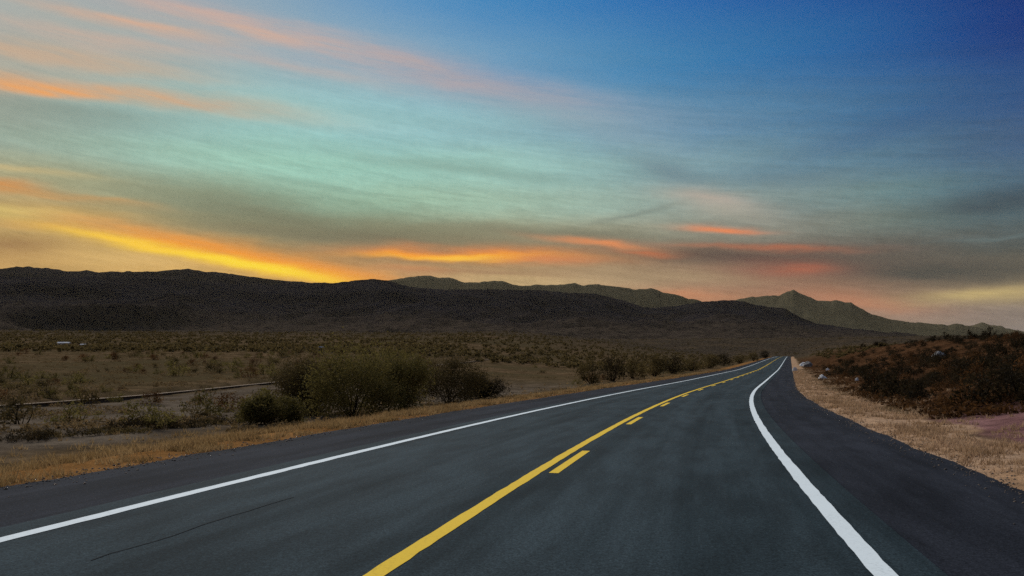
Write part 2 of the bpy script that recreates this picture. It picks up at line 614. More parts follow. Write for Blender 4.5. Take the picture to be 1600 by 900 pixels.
def paint(name, c, wear=0.55):
    m, q, b = material(name)
    g = q.n('ShaderNodeTexCoord')
    n = q.noise(g.outputs['Object'], 30.0, 5.0, 0.7)
    n2 = q.noise(g.outputs['Object'], 1.3, 4.0, 0.6)
    f = q.m('MULTIPLY', q.rng(n, 0.46, 0.72), q.rng(n2, 0.3, 0.75))
    col = q.mix(q.m('MULTIPLY', f, wear), c, tuple(v * 0.25 + 0.02 for v in c))
    q.t.links.new(col, b.inputs['Base Color'])
    b.inputs['Roughness'].default_value = 0.85
    b.inputs['Specular IOR Level'].default_value = 0.06
    return m


MATS['white'] = paint('white_paint', (0.78, 0.84, 0.82))
MATS['yellow'] = paint('yellow_paint', (0.86, 0.56, 0.035))


def tar():
    m, q, b = material('tar')
    g = q.n('ShaderNodeTexCoord')
    n = q.noise(g.outputs['Object'], 6.0, 3.0, 0.6)
    q.t.links.new(q.mix(n, (0.012, 0.014, 0.016), (0.03, 0.034, 0.036)), b.inputs['Base Color'])
    b.inputs['Roughness'].default_value = 0.95
    b.inputs['Specular IOR Level'].default_value = 0.02
    return m


MATS['tar'] = tar()


def ground_mat():
    m, q, b = material('desert_ground')
    g = q.n('ShaderNodeTexCoord')
    P = g.outputs['Object']

    def at(nm):
        a = q.n('ShaderNodeAttribute', attribute_name=nm)
        return a.outputs['Fac']
    big = q.noise(P, 0.035, 5.0, 0.6)
    mid = q.noise(P, 0.35, 6.0, 0.62)
    fine = q.noise(P, 2.2, 7.0, 0.75)
    grit = q.noise(P, 22.0, 3.0, 0.7)
    plain = q.mix(q.rng(mid, 0.35, 0.65), (0.068, 0.045, 0.022), (0.155, 0.100, 0.052))
    plain = q.mix(q.rng(big, 0.42, 0.62), plain, (0.085, 0.062, 0.030))
    wash = q.mix(q.rng(mid, 0.35, 0.65), (0.090, 0.067, 0.045), (0.150, 0.115, 0.080))
    vergel = q.mix(q.rng(mid, 0.34, 0.66), (0.18, 0.085, 0.026), (0.31, 0.155, 0.055))
    verger = q.mix(q.rng(mid, 0.34, 0.66), (0.33, 0.195, 0.105), (0.44, 0.285, 0.175))
    hill = q.mix(q.rng(mid, 0.35, 0.65), (0.040, 0.020, 0.010), (0.095, 0.046, 0.021))
    pink = q.mix(q.rng(mid, 0.35, 0.65), (0.165, 0.080, 0.072), (0.27, 0.140, 0.125))
    farc = q.mix(q.rng(mid, 0.38, 0.62), (0.034, 0.026, 0.018), (0.078, 0.058, 0.039))
    plain = q.mix(q.m('MULTIPLY', at('far_cover'), q.rng(big, 0.25, 0.6, 0.55, 1.0)), plain, farc)
    col = q.mix(at('wash'), plain, wash)
    col = q.mix(at('hill'), col, hill)
    nz = q.m('MULTIPLY', q.m('SUBTRACT', fine, 0.5), 1.2)
    col = q.mix(q.m('ADD', at('pink'), q.m('MULTIPLY', nz, at('pink'))), col, pink)
    vl = at('verge_left')
    vr = at('verge_right')
    col = q.mix(q.rng(q.m('ADD', vl, q.m('MULTIPLY', nz, 0.7)), 0.3, 0.7), col, vergel)
    col = q.mix(q.rng(q.m('ADD', vr, q.m('MULTIPLY', nz, 0.5)), 0.3, 0.7), col, verger)
    gv = q.rng(q.m('ADD', q.m('MULTIPLY', grit, 0.5), q.m('MULTIPLY', fine, 0.5)), 0.32, 0.68, 0.62, 1.38)
    col = q.mix(1.0, col, q.comb(gv, gv, gv), 'MULTIPLY')
    q.t.links.new(col, b.inputs['Base Color'])
    b.inputs['Roughness'].default_value = 0.95
    b.inputs['Specular IOR Level'].default_value = 0.0
    bump(q, b, q.m('ADD', fine, q.m('MULTIPLY', grit, 0.4)), 0.6, 0.08)
    return m


MATS['ground'] = ground_mat()


def rock_hill(name, c1, c2, scale, foot=None):
    m, q, b = material(name)
    g = q.n('ShaderNodeTexCoord')
    P = g.outputs['Object']
    n = q.noise(P, scale, 7.0, 0.62)
    n2 = q.noise(P, scale * 9, 5.0, 0.7)
    f = q.m('ADD', q.m('MULTIPLY', n, 0.55), q.m('MULTIPLY', n2, 0.45))
    col = q.mix(q.rng(f, 0.38, 0.62), c1, c2)
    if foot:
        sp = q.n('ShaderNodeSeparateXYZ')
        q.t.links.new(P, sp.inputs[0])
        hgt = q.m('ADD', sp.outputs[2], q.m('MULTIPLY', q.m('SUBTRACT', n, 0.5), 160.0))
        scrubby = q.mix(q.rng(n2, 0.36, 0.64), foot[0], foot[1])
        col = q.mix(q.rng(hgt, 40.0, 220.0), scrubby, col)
    q.t.links.new(col, b.inputs['Base Color'])
    b.inputs['Roughness'].default_value = 1.0
    b.inputs['Specular IOR Level'].default_value = 0.0
    return m


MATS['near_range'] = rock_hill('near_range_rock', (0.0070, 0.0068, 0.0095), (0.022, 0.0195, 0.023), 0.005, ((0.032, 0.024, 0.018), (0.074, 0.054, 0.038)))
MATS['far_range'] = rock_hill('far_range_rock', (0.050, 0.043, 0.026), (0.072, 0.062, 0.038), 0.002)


def leafy(name, c1, c2, scale=1.2):
    m, q, b = material(name)
    g = q.n('ShaderNodeTexCoord')
    oi = q.n('ShaderNodeObjectInfo')
    n = q.noise(g.outputs['Object'], scale, 3.0, 0.6)
    n2 = q.noise(g.outputs['Object'], scale * 14, 2.0, 0.6)
    f = q.m('ADD', q.m('MULTIPLY', n, 0.6), q.m('MULTIPLY', n2, 0.4))
    col = q.mix(q.rng(f, 0.35, 0.65), c1, c2)
    v = q.rng(oi.outputs['Random'], 0, 1, 0.7, 1.35, smooth=False)
    col = q.mix(1.0, col, q.comb(v, v, v), 'MULTIPLY')
    q.t.links.new(col, b.inputs['Base Color'])
    b.inputs['Roughness'].default_value = 0.85
    b.inputs['Specular IOR Level'].default_value = 0.05
    tr = q.n('ShaderNodeBsdfTranslucent')
    q.t.links.new(col, tr.inputs[0])
    ms = q.n('ShaderNodeMixShader')
    ms.inputs[0].default_value = 0.45
    q.t.links.new(b.outputs[0], ms.inputs[1])
    q.t.links.new(tr.outputs[0], ms.inputs[2])
    out = [n for n in q.t.nodes if n.type == 'OUTPUT_MATERIAL'][0]
    q.t.links.new(ms.outputs[0], out.inputs[0])
    return m


MATS['olive_leaf'] = leafy('olive_leaf', (0.088, 0.073, 0.020), (0.160, 0.124, 0.040))
MATS['brown_leaf'] = leafy('brown_leaf', (0.060, 0.044, 0.017), (0.125, 0.088, 0.034))
MATS['cover_leaf'] = leafy('cover_leaf', (0.105, 0.070, 0.030), (0.185, 0.122, 0.056), 0.3)
MATS['dark_leaf'] = leafy('dark_leaf', (0.016, 0.013, 0.007), (0.042, 0.028, 0.013))
MATS['rust_leaf'] = leafy('rust_leaf', (0.048, 0.023, 0.009), (0.115, 0.054, 0.019))
MATS['dry_grass'] = leafy('dry_grass_blade', (0.22, 0.135, 0.052), (0.42, 0.28, 0.13), 0.8)
MATS['pale_grass'] = leafy('pale_grass_blade', (0.30, 0.19, 0.10), (0.50, 0.34, 0.21), 0.8)
MATS['stem'] = leafy('stem_bark', (0.035, 0.024, 0.014), (0.075, 0.052, 0.032), 4.0)


def stone(name, c1, c2, sc=4.0):
    m, q, b = material(name)
    g = q.n('ShaderNodeTexCoord')
    n = q.noise(g.outputs['Object'], sc, 6.0, 0.65)
    q.t.links.new(q.mix(q.rng(n, 0.35, 0.65), c1, c2), b.inputs['Base Color'])
    bump(q, b, n, 0.5, 0.05)
    return m


MATS['white_stone'] = stone('white_painted_stone', (0.62, 0.58, 0.54), (0.85, 0.82, 0.78))
MATS['grey_stone'] = stone('grey_stone', (0.16, 0.15, 0.14), (0.32, 0.30, 0.28))
MATS['earth_stone'] = stone('earth_stone', (0.05, 0.035, 0.022), (0.10, 0.07, 0.045))
MATS['concrete'] = stone('pale_concrete', (0.15, 0.095, 0.05), (0.26, 0.17, 0.095), 1.5)
MATS['gravel'] = stone('gravel', (0.06, 0.05, 0.042), (0.22, 0.16, 0.11), 1.5)
MATS['whitewash'] = stone('whitewash', (0.55, 0.55, 0.56), (0.8, 0.8, 0.8), 0.8)
MATS['hut_plaster'] = stone('hut_plaster', (0.55, 0.42, 0.30), (0.75, 0.60, 0.44), 0.8)
MATS['opening'] = stone('dark_opening', (0.012, 0.012, 0.014), (0.03, 0.03, 0.03), 2.0)
MATS['roof_sheet'] = stone('roof_sheet', (0.40, 0.40, 0.42), (0.62, 0.62, 0.62), 1.0)

# =====================================================================
# GROUND SHEET
# =====================================================================


def build_ground():
    fine = np.arange(-40, 40.001, 0.17)
    coarse = np.concatenate([np.arange(-180, -40, 2.5), fine, np.arange(42, 180, 2.5)])
    az = np.radians(coarse)
    rr = [2.0]
    while rr[-1] < 2600:
        rr.append(rr[-1] * (1.016 if rr[-1] < 400 else 1.03))
    rr += [3500, 5000, 8000, 13000, 20000, 26000]
    rr = np.array(rr)
    A, RR = np.meshgrid(az, rr, indexing='ij')
    x, y = RR * np.sin(A), RR * np.cos(A)
    z = terrain(x, y)
    s, t = road_coords(x, y)
    dl = edge_l(s) - t
    dr = t - edge_r(s)
    wl = (x - WA[0]) * wn[0] + (y - WA[1]) * wn[1]
    nn = fbm(x * 0.25, y * 0.25, 3, 40) - 0.5
    near = 1 - sstep(560, 640, s)
    vl = sstep(-0.6, 0.0, dl) * (1 - sstep(1.2, 5.5, dl + nn * 3)) * near
    vr = sstep(-0.6, 0.0, dr) * (1 - sstep(1.2, 2.6, dr + nn * 2.0)) * near
    hill = sstep(1.0, 3.5, dr) * (1 - sstep(250, 500, RR))
    pink = sstep(1.4, 2.6, dr) * (1 - sstep(6.5, 10.0, dr + nn * 4)) * (1 - sstep(23, 29, s + nn * 6))
    wash = sstep(5, 9, dl + nn * 3) * (1 - sstep(-1.5, 0.0, wl)) * (1 - sstep(60, 105, RR))
    nu, nv = A.shape
    # the polar grid closes on itself behind the camera
    f = grid_faces(nu, nv)
    idx = np.arange(nu * nv).reshape(nu, nv)
    seam = np.stack([idx[-1, :-1], idx[0, :-1], idx[0, 1:], idx[-1, 1:]], 1)
    fan_c = nu * nv
    verts = np.stack([x.ravel(), y.ravel(), z.ravel()], 1)
    verts = np.concatenate([verts, [[0, 0, -0.07]]])
    f = np.concatenate([f, seam])
    o = None
    ring = idx[:, 0]
    tri = np.stack([np.full(nu, fan_c), np.roll(ring, -1), ring, ring], 1)
    # centre cap as quads folded to triangles is avoided: build list
    faces_np = f
    ex = lambda a: np.concatenate([a.ravel(), [0.0]])
    far_cover = sstep(160, 700, RR)
    me_attrs = dict(far_cover=ex(far_cover), verge_left=ex(vl), verge_right=ex(vr), hill=ex(hill), pink=ex(pink), wash=ex(wash))
    o = mesh_obj('ground', verts, faces_np[:, ::-1], MATS['ground'], smooth=True, attrs=me_attrs)
    bm = bmesh.new()
    bm.from_mesh(o.data)
    bm.verts.ensure_lookup_table()
    c = bm.verts[fan_c]
    for k in range(nu):
        bm.faces.new((c, bm.verts[int(ring[(k + 1) % nu])], bm.verts[int(ring[k])]))
    bm.to_mesh(o.data)
    bm.free()
    tag(o, kind='structure')
    return o


build_ground()

# =====================================================================
# ROAD
# =====================================================================


def stations(a, b):
    out = [a]
    while out[-1] < b:
        out.append(out[-1] + max(0.25, min(2.0, abs(out[-1]) * 0.02)))
    out[-1] = b
    return np.array(out)


def ribbon(name, s0, s1, t0, t1, dz, mat, parent, nt=2, jit=None, camber=True):
    ss = stations(s0, s1)
    a = t0(ss) if callable(t0) else np.full_like(ss, t0)
    b = t1(ss) if callable(t1) else np.full_like(ss, t1)
    w = np.linspace(0, 1, nt)
    T = a[:, None] * (1 - w) + b[:, None] * w
    SS = np.repeat(ss[:, None], nt, 1)
    P = road_pt(SS, T, dz)
    o = mesh_obj(name, P.reshape(-1, 3), grid_faces(len(ss), nt)[:, ::-1], mat, parent,
                 uv=np.stack([T.ravel(), SS.ravel()], 1))
    return o


def wob(base, amp, fr, seed):
    def fn(s):
        b = base(s) if callable(base) else base
        return b + amp * (fbm(s * fr, s * 0 + seed, 4, seed) - 0.5) * 2
    return fn


S0, S1 = -25.0, 650.0
road = ribbon('road', S0, S1, OL - 0.46, OR + 0.44, 0.0, MATS['asphalt'], None, 40)
tag(road, 'two-lane asphalt highway bending right with painted lines', None, None, 'structure')
ribbon('shoulder', S0, S1, wob(edge_l, 0.14, 0.7, 5), OL - 0.40, -0.012, MATS['shoulder'], road, 8)
ribbon('shoulder', S0, S1, OR + 0.40, wob(edge_r, 0.12, 0.7, 9), -0.012, MATS['shoulder'], road, 8)
ribbon('edge_line', S0, S1, wob(OL - 0.088, 0.014, 6.0, 2), wob(OL + 0.088, 0.014, 6.0, 3), 0.004, MATS['white'], road)
ribbon('edge_line', S0, S1, wob(OR - 0.088, 0.014, 6.0, 4), wob(OR + 0.088, 0.014, 6.0, 6), 0.004, MATS['white'], road)
ribbon('centre_line', S0, S1, wob(OY - 0.078, 0.014, 6.0, 7), wob(OY + 0.078, 0.014, 6.0, 8), 0.004, MATS['yellow'], road)
d = 11.6 - 20.6
while d < 260:
    if d > -12:
        ribbon('centre_dash', d, d + 3.2, OY + 0.19, OY + 0.33, 0.004, MATS['yellow'], road)
    d += 10.3
ribbon('tar_seam', 5.6, 8.8, wob(OL + 1.287, 0.12, 0.9, 12), wob(OL + 1.302, 0.12, 0.9, 12), 0.004, MATS['tar'], road)

# =====================================================================
# MOUNTAIN RANGES
# =====================================================================


def mountain(name, sky, r_foot, r_ridge, r_back, mat, seed, spur, nu=700, nv=70, z_base=20.0, amp=0.75, label=None):
    """a range whose crest follows the given skyline; spurs and gullies run down its face"""
    px = np.array([p[0] for p in sky], float)
    py = np.array([p[1] for p in sky], float)
    xs_ = np.linspace(px[0], px[-1], nu)
    ys_ = np.interp(xs_, px, py)
    az = np.arctan((xs_ - 800) / F)
    el = (YH - ys_) / F * np.cos(az)
    jag = (fbm(xs_ * 0.11, xs_ * 0, 4, seed + 60) - 0.5) * 0.0018
    el = el + jag
    rdg = r_ridge(xs_) if callable(r_ridge) else np.full(nu, float(r_ridge))
    ft = r_foot(xs_) if callable(r_foot) else np.full(nu, float(r_foot))
    v = np.concatenate([np.linspace(0, 1, nv), np.linspace(1.06, 1.7, 10)])
    A, V = np.meshgrid(az, v, indexing='ij')
    RID, FT = rdg[:, None], ft[:, None]
    rr = np.where(V <= 1, FT + (RID - FT) * V, RID + (r_back - RID) * (V - 1) / 0.7)
    x, y = rr * np.sin(A), rr * np.cos(A)
    zr = H + el[:, None] * RID
    prof = np.where(V <= 1, V ** 1.35, 1 - (V - 1) / 0.7)
    L = spur
    warp = fbm(x / L * 0.8, y / L * 0.8, 3, seed + 9) - 0.5
    rid = fbm(x / L + warp, y / L * 0.45 + warp, 6, seed, 0.52, ridged=True)
    env = np.where(V <= 1, np.sin(np.pi * np.clip(V, 0, 1) ** 0.8), 0.35 * np.sin(np.pi * np.clip((V - 1) / 0.7, 0, 1)))
    ker = np.hanning(91)
    zs = np.convolve(np.pad(zr[:, 0] if zr.shape[1] == 1 else zr[:, 0], 45, mode='edge'), ker / ker.sum(), mode='valid')[:, None]
    zfull = zr
    zr = zs * np.ones_like(V) + (zfull - zs) * np.where(V <= 1, np.clip(V, 0, 1) ** 7, np.clip(1 - (V - 1) / 0.3, 0, 1))
    z = z_base + (zr - z_base) * (prof + env * (rid - 0.62) * amp)
    # nothing in front may stand above the crest line, nor behind it
    lim = H + el[:, None] * rr * np.where(V < 1, 0.965 + 0.035 * V ** 4, 0.985)
    z = np.where(np.abs(V - 1) < 1e-6, zfull, np.minimum(z, lim))
    z = np.where(V == 0, z_base - 60, z)
    z = np.where(V == v[-1], z_base - 60, z)
    o = mesh_obj(name, np.stack([x, y, z], -1).reshape(-1, 3), grid_faces(nu, len(v))[:, ::-1], mat, smooth=True)
    tag(o, label, None, None, 'structure')
    return o


SKY_A = [(-500, 418), (-300, 412), (-100, 421), (0, 420), (25, 417), (50, 417), (85, 420), (107, 424), (120, 424), (135, 422), (155, 425),
         (200, 424), (240, 424), (265, 422), (297, 420), (320, 424), (350, 426), (385, 431), (440, 438), (500, 443), (600, 470), (700, 520)]
SKY_B = [(-500, 440), (-200, 430), (0, 432), (100, 433), (200, 434), (270, 437), (350, 443), (420, 445), (470, 444), (505, 441), (520, 442),
         (545, 440), (565, 437), (578, 436), (605, 438), (625, 444), (640, 448), (680, 452), (720, 452), (760, 452), (800, 453), (850, 453),
         (880, 457), (910, 458), (930, 459), (960, 466), (985, 473), (1005, 480), (1020, 481), (1040, 479), (1060, 478), (1080, 474),
         (1100, 471), (1130, 469), (1150, 469.5), (1165, 472), (1180, 477), (1200, 479), (1227, 482), (1250, 495), (1275, 505), (1315, 511),
         (1350, 515), (1385, 519), (1400, 518), (1420, 521), (1450, 526), (1500, 533), (1600, 545)]
SKY_C = [(480, 470), (560, 452), (590, 442), (607, 438), (625, 435), (642, 432), (672, 430.5), (687, 434), (702, 433), (725, 441), (750, 441), (765, 439),
         (785, 438.5), (800, 444), (810, 446.5), (840, 445), (870, 445), (897, 442.5), (912, 446.5), (930, 444), (980, 450), (990, 452),
         (1017, 451), (1027, 453), (1037, 457.5), (1060, 461), (1077, 467), (1087, 468), (1105, 473), (1150, 490), (1200, 510)]
SKY_P = [(1060, 500), (1120, 476), (1157, 467.5), (1175, 464), (1200, 462.5), (1217, 462), (1227, 457.5), (1240, 452), (1250, 457.5),
         (1265, 464), (1277, 470), (1292, 470.5), (1307, 468.5), (1320, 472.5), (1330, 472.5), (1342, 480), (1362, 490.5), (1385, 497.5),
         (1415, 502.5), (1440, 504.5), (1480, 508), (1495, 506), (1512, 509), (1537, 513), (1562, 516), (1587, 519.5), (1700, 528)]
SKY_D = [(1440, 520), (1490, 512), (1520, 508), (1534, 504), (1550, 508), (1567, 510.5), (1585, 516), (1650, 522), (1800, 515)]

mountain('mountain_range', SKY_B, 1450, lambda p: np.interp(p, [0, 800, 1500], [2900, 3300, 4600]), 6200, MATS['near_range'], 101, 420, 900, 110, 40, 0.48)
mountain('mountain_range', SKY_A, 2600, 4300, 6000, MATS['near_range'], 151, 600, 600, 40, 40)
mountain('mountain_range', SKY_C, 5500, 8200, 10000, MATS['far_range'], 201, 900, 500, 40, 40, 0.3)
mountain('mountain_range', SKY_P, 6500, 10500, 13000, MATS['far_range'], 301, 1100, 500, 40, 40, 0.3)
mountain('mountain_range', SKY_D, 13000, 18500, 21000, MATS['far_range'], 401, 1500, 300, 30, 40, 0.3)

# =====================================================================
# HAZE
# =====================================================================


def build_haze():
    xs, ys, zs = (-27500, 27500), (-27500, 27500), (-8.0, 1500.0)
    v = [(x, y, z) for z in zs for y in ys for x in xs]
    f = [(0, 2, 3, 1), (4, 5, 7, 6), (0, 1, 5, 4), (2, 6, 7, 3), (0, 4, 6, 2), (1, 3, 7, 5)]
    m = bpy.data.materials.new('haze_air')
    m.use_nodes = True
    t = m.node_tree
    t.nodes.clear()
    out = t.nodes.new('ShaderNodeOutputMaterial')
    pv = t.nodes.new('ShaderNodeVolumePrincipled')
    pv.inputs['Color'].default_value = HAZE_COLOR + (1.0,)
    pv.inputs['Density'].default_value = HAZE_DENSITY
    pv.inputs['Anisotropy'].default_value = 0.3
    t.links.new(pv.outputs[0], out.inputs['Volume'])
    o = mesh_obj('haze', v, f, m)
    tag(o, kind='stuff')


build_haze()

# =====================================================================
# VEGETATION
# =====================================================================


def leaf_cloud(n, rx, ry, h, size, seed, clumps=14, flat=0.0, base=0.06):
    """leaf-sized quads in uneven clumps: returns verts, faces"""
    g = np.random.default_rng(seed)
    # clump centres over a dome
    cc = []
    for k in range(clumps):
        a = g.uniform(0, 2 * np.pi)
        rad = math.sqrt(g.uniform(0, 1)) * 0.78
        top = (1 - rad ** 2) ** 0.5
        cc.append((rad * np.cos(a), rad * np.sin(a), g.uniform(0.15, 0.92) * top, g.uniform(0.17, 0.42)))
    cc = np.array(cc)
    w = cc[:, 3] ** 2
    pick = g.choice(len(cc), n, p=w / w.sum())
    p = g.normal(0, 0.5, (n, 3)) * cc[pick, 3:4] * np.array([1, 1, 0.8]) + cc[pick, :3]
    p[:, 2] = np.abs(p[:, 2])
    p = p * np.array([rx, ry, h]) + np.array([0, 0, base * h])
    u = g.normal(0, 1, (n, 3))
    u /= np.linalg.norm(u, axis=1, keepdims=True)
    v = np.cross(u, g.normal(0, 1, (n, 3)))
    v /= np.linalg.norm(v, axis=1, keepdims=True) + 1e-9
    sz = size * g.uniform(0.5, 1.35, (n, 1))
    a, b = u * sz, v * sz * 0.45
    V = np.stack([p - a * 0.5, p + b * 0.5, p + a * 0.5, p - b * 0.5], 1).reshape(-1, 3)
    Fc = np.arange(n * 4).reshape(n, 4)
    return V, Fc, cc * np.array([rx, ry, h, 1])


def stems_mesh(cc, seed, thick=0.03, extra=10, h=1.0, spread=0.5):
    g = np.random.default_rng(seed)
    V, Fc = [], []

    def tube(pts, r0, r1):
        n = len(pts)
        k = 5
        b0 = len(V)
        for i, p in enumerate(pts):
            r = r0 + (r1 - r0) * i / (n - 1)
            for j in range(k):
                a = 2 * math.pi * j / k
                V.append((p[0] + r * math.cos(a), p[1] + r * math.sin(a), p[2]))
        for i in range(n - 1):
            for j in range(k):
                Fc.append((b0 + i * k + j, b0 + i * k + (j + 1) % k, b0 + (i + 1) * k + (j + 1) % k, b0 + (i + 1) * k + j))
    tips = [c[:3] for c in cc]
    for k in range(extra):
        a = g.uniform(0, 2 * np.pi)
        q = g.uniform(0.5, 1.1)
        tips.append(np.array([math.cos(a) * spread * q, math.sin(a) * spread * q, h * g.uniform(0.7, 1.12)]))
    for tp in tips:
        b = np.array([g.normal(0, .05), g.normal(0, .05), -0.12])
        mid = (b + tp) / 2 + np.array([g.normal(0, .06), g.normal(0, .06), 0.12 * tp[2]])
        pts = [b * (1 - q) ** 2 + 2 * mid * q * (1 - q) + np.asarray(tp) * q * q for q in np.linspace(0, 1, 6)]
        tube(pts, thick * g.uniform(.6, 1.1), thick * 0.2)
    return np.array(V), np.array(Fc)


def bush(name, rx, ry, h, n, leaf, mat, seed, clumps=14, thick=0.025):
    """a bush with its own foliage and stems"""
    root = empty(name, (0, 0, 0))
    V, Fc, cc = leaf_cloud(n, rx, ry, h, leaf, seed, clumps)
    mesh_obj('foliage', V, Fc, mat, root)
    V2, F2 = stems_mesh(cc, seed + 1, thick, 10, h, rx * 0.8)
    mesh_obj('stems', V2, F2, MATS['stem'], root)
    return root


def small_bush_mesh(name, rx, ry, h, n, leaf, mat, seed, clumps=7):
    V, Fc, cc = leaf_cloud(n, rx, ry, h, leaf, seed, clumps, base=0.0)
    V2, F2 = stems_mesh(cc[:5], seed + 1, 0.02, 2, h, rx * .6)
    return mesh_obj(name, np.concatenate([V, V2]), np.concatenate([Fc, F2 + len(V)]), mat)


def tz(x, y):
    return float(terrain(np.array([x]), np.array([y]))[0])


def ground_at(px, py, lo=6.0, hi=1500.0):
    """where the sight line through a photo pixel meets the ground"""
    d = np.exp(np.linspace(math.log(lo), math.log(hi), 1200))
    x, y, z = (px - 800) / F * d, d, H + (YH - py) / F * d
    tzv = terrain(x, y)
    k = np.argmax(z - tzv <= 0)
    if k == 0:
        k = len(d) - 1
    return x[k], y[k], tzv[k]


# --- big loose bushes beside the left verge (one thing each)
BIG = [
    # px, base py, half width px, top py, material, label
    (478, 648, 62, 562, 'brown_leaf', 'brownish leafy bush at the left end of the roadside thicket'),
    (545, 656, 70, 546, 'olive_leaf', 'tallest olive green bush in the middle of the roadside thicket'),
    (628, 645, 62, 556, 'olive_leaf', 'rounded olive bush right of the tallest one in the roadside thicket'),
    (700, 632, 55, 566, 'brown_leaf', 'dull brown bush at the right end of the roadside thicket'),
    (420, 664, 44, 622, 'olive_leaf', 'low green bush in the wash just left of the roadside thicket'),
    (752, 622, 34, 588, 'dark_leaf', 'small dark bush between the roadside thicket and the far hedge-like row'),
]
for k, (px, py, hw, top, mt, lab) in enumerate(BIG):
    x, y, z = ground_at(px, py)
    hh = (py - top) / F * y
    rx = hw / F * y
    o = bush('roadside_bush', rx * 1.3, rx * 1.0, hh * 1.06, int(min(18000, max(4000, 12000 * rx * hh))), 0.10, MATS[mt], 500 + 7 * k, 34, 0.02)
    o.location = (x, y + rx * 0.3, z - 0.03)
    o.rotation_euler.z = rnd.uniform(0, 6.28)
    tag(o, lab, 'bush', 'bushes of the roadside thicket')

# --- row of dark bushes along the left road edge farther on
ROW = [(925, 600, 26, 566), (958, 596, 24, 561), (990, 592, 24, 557), (1022, 588, 25, 556), (1052, 584, 22, 559),
       (1082, 580, 20, 558), (1108, 576, 18, 556), (1132, 572, 16, 555), (1156, 568, 15, 553), (1178, 564, 13, 551), (1196, 560, 11, 549)]
names = ['nearest', 'second', 'third', 'fourth', 'fifth', 'sixth', 'seventh', 'eighth', 'ninth', 'tenth', 'farthest']
protos = [bush('row_bush', 1.0, 0.9, 1.0, 1800, 0.09, MATS[m], 700 + i * 11, 14, 0.02) for i, m in enumerate(('brown_leaf', 'dark_leaf', 'brown_leaf'))]
used = [False] * 3
for k, (px, py, hw, top) in enumerate(ROW):
    x, y, z = ground_at(px, py)
    j = k % 3
    o = protos[j] if not used[j] else copy_tree(protos[j])
    used[j] = True
    hh = (py - top) / F * y
    o.location = (x, y + 0.4, z - 0.05)
    o.scale = (hw / F * y * 1.15, hw / F * y, hh * 1.02)
    o.rotation_euler.z = rnd.uniform(0, 6.28)
    tag(o, '%s brown bush, counting away from the camera, in the row along the left road edge' % names[k], 'bush', 'bushes lining the left road edge')

# --- bushes standing against the sky on the right hill
HILLTOP = [(1459, 534, 9, 527, 'small dark bush on the crest left of the forked skyline bush'),
           (1477, 533, 7, 524, 'narrow dark bush breaking the skyline nearest the blue foothills'),
           (1515, 534, 8, 521, 'upright forked dark bush on the skyline'),
           (1546, 534, 15, 519, 'broad round dark bush on the skyline, widest there'),
           (1565, 530, 9, 524, 'low dark bush touching the broad skyline bush on its right'),
           (1590, 525, 12, 517, 'dark bush on the skyline at the right border of the photo'),
           (1349, 541, 6, 533, 'lone dark bush at the foot of the blue range, left on the crest'),
           (1378, 548, 14, 540, 'wide low dark bush below the lone bush on the crest')]


def crest_at(px, py):
    """the ground point along this bearing that shows highest near the given row"""
    d = np.exp(np.linspace(math.log(30), math.log(260), 800))
    x = (px - 800) / F * d
    zz = terrain(x, d)
    row = YH - (zz - H) / d * F
    k = int(np.argmin(row))
    return x[k], d[k], zz[k], row[k]


hp = [bush('hilltop_bush', 1.0, 0.9, 1.0, 1300, 0.12, MATS['dark_leaf'], 900 + i * 13, 11, 0.03) for i in range(2)]
for k, (px, py, hw, top, lab) in enumerate(HILLTOP):
    x, y, z, row = crest_at(px, py)
    o = hp[k] if k < 2 else copy_tree(hp[k % 2])
    hh = (py - top + 2) / F * y
    o.location = (x, y, z - 0.1)
    o.scale = (hw / F * y, hw / F * y, hh)
    o.rotation_euler.z = rnd.uniform(0, 6.28)
    tag(o, lab, 'bush', 'bushes on the skyline of the right hill')

# --- scrub: individuals near, one mass far
FIXED = []


def scatter(n, region, protos, group, label, smin, smax, cat='scrub', maxtry=60000):
    made = 0
    tries = 0
    pts = []
    while made < n and tries < maxtry:
        tries += 1
        p = region()
        if p is None:
            continue
        x, y, mind = p
        if any((x - a) ** 2 + (y - b) ** 2 < mind * mind for a, b in pts):
            continue
        pts.append((x, y))
        made += 1
    if not pts:
        return
    P = np.array(pts)
    Z = terrain(P[:, 0], P[:, 1])
    first = [True] * len(protos)
    for k in range(len(P)):
        j = k % len(protos)
        o = protos[j] if first[j] else copy_tree(protos[j])
        first[j] = False
        sc = rnd.uniform(smin, smax)
        o.location = (P[k, 0], P[k, 1], Z[k] - 0.04)
        o.scale = (sc * rnd.uniform(.85, 1.25), sc * rnd.uniform(.85, 1.25), sc * rnd.uniform(.75, 1.15))
        o.rotation_euler = (0, 0, rnd.uniform(0, 6.28))
        tag(o, label, cat, group)
    for j, fl in enumerate(first):
        if fl:
            bpy.data.objects.remove(protos[j])


def rc(x, y):
    s, t = road_coords(np.array([x]), np.array([y]))
    s, t = float(s[0]), float(t[0])
    return s, t, float(edge_l(s)) - t, t - float(edge_r(s))


def reg_hill():
    px = rnd.uniform(1235, 1640)
    y = math.exp(rnd.uniform(math.log(20), math.log(170)))
    x = (px - 800) / F * y
    s, t, dl, dr = rc(x, y)
    if dr < 3.2 or (s < 24 and dr < 7.0) or (dr < 5 and rnd.random() < .6):
        return None
    return x, y, 0.6 + 0.007 * y


pr = [small_bush_mesh('hill_shrub', .85, .8, .95, 700, .10, MATS[m], 1100 + 7 * i, 9)
      for i, m in enumerate(('dark_leaf', 'dark_leaf', 'rust_leaf', 'dark_leaf', 'dark_leaf'))]
scatter(280, reg_hill, pr, 'scrub covering the hillside right of the road',
        'knee to waist high dark scrub growing on the hillside right of the road', 0.5, 1.3)


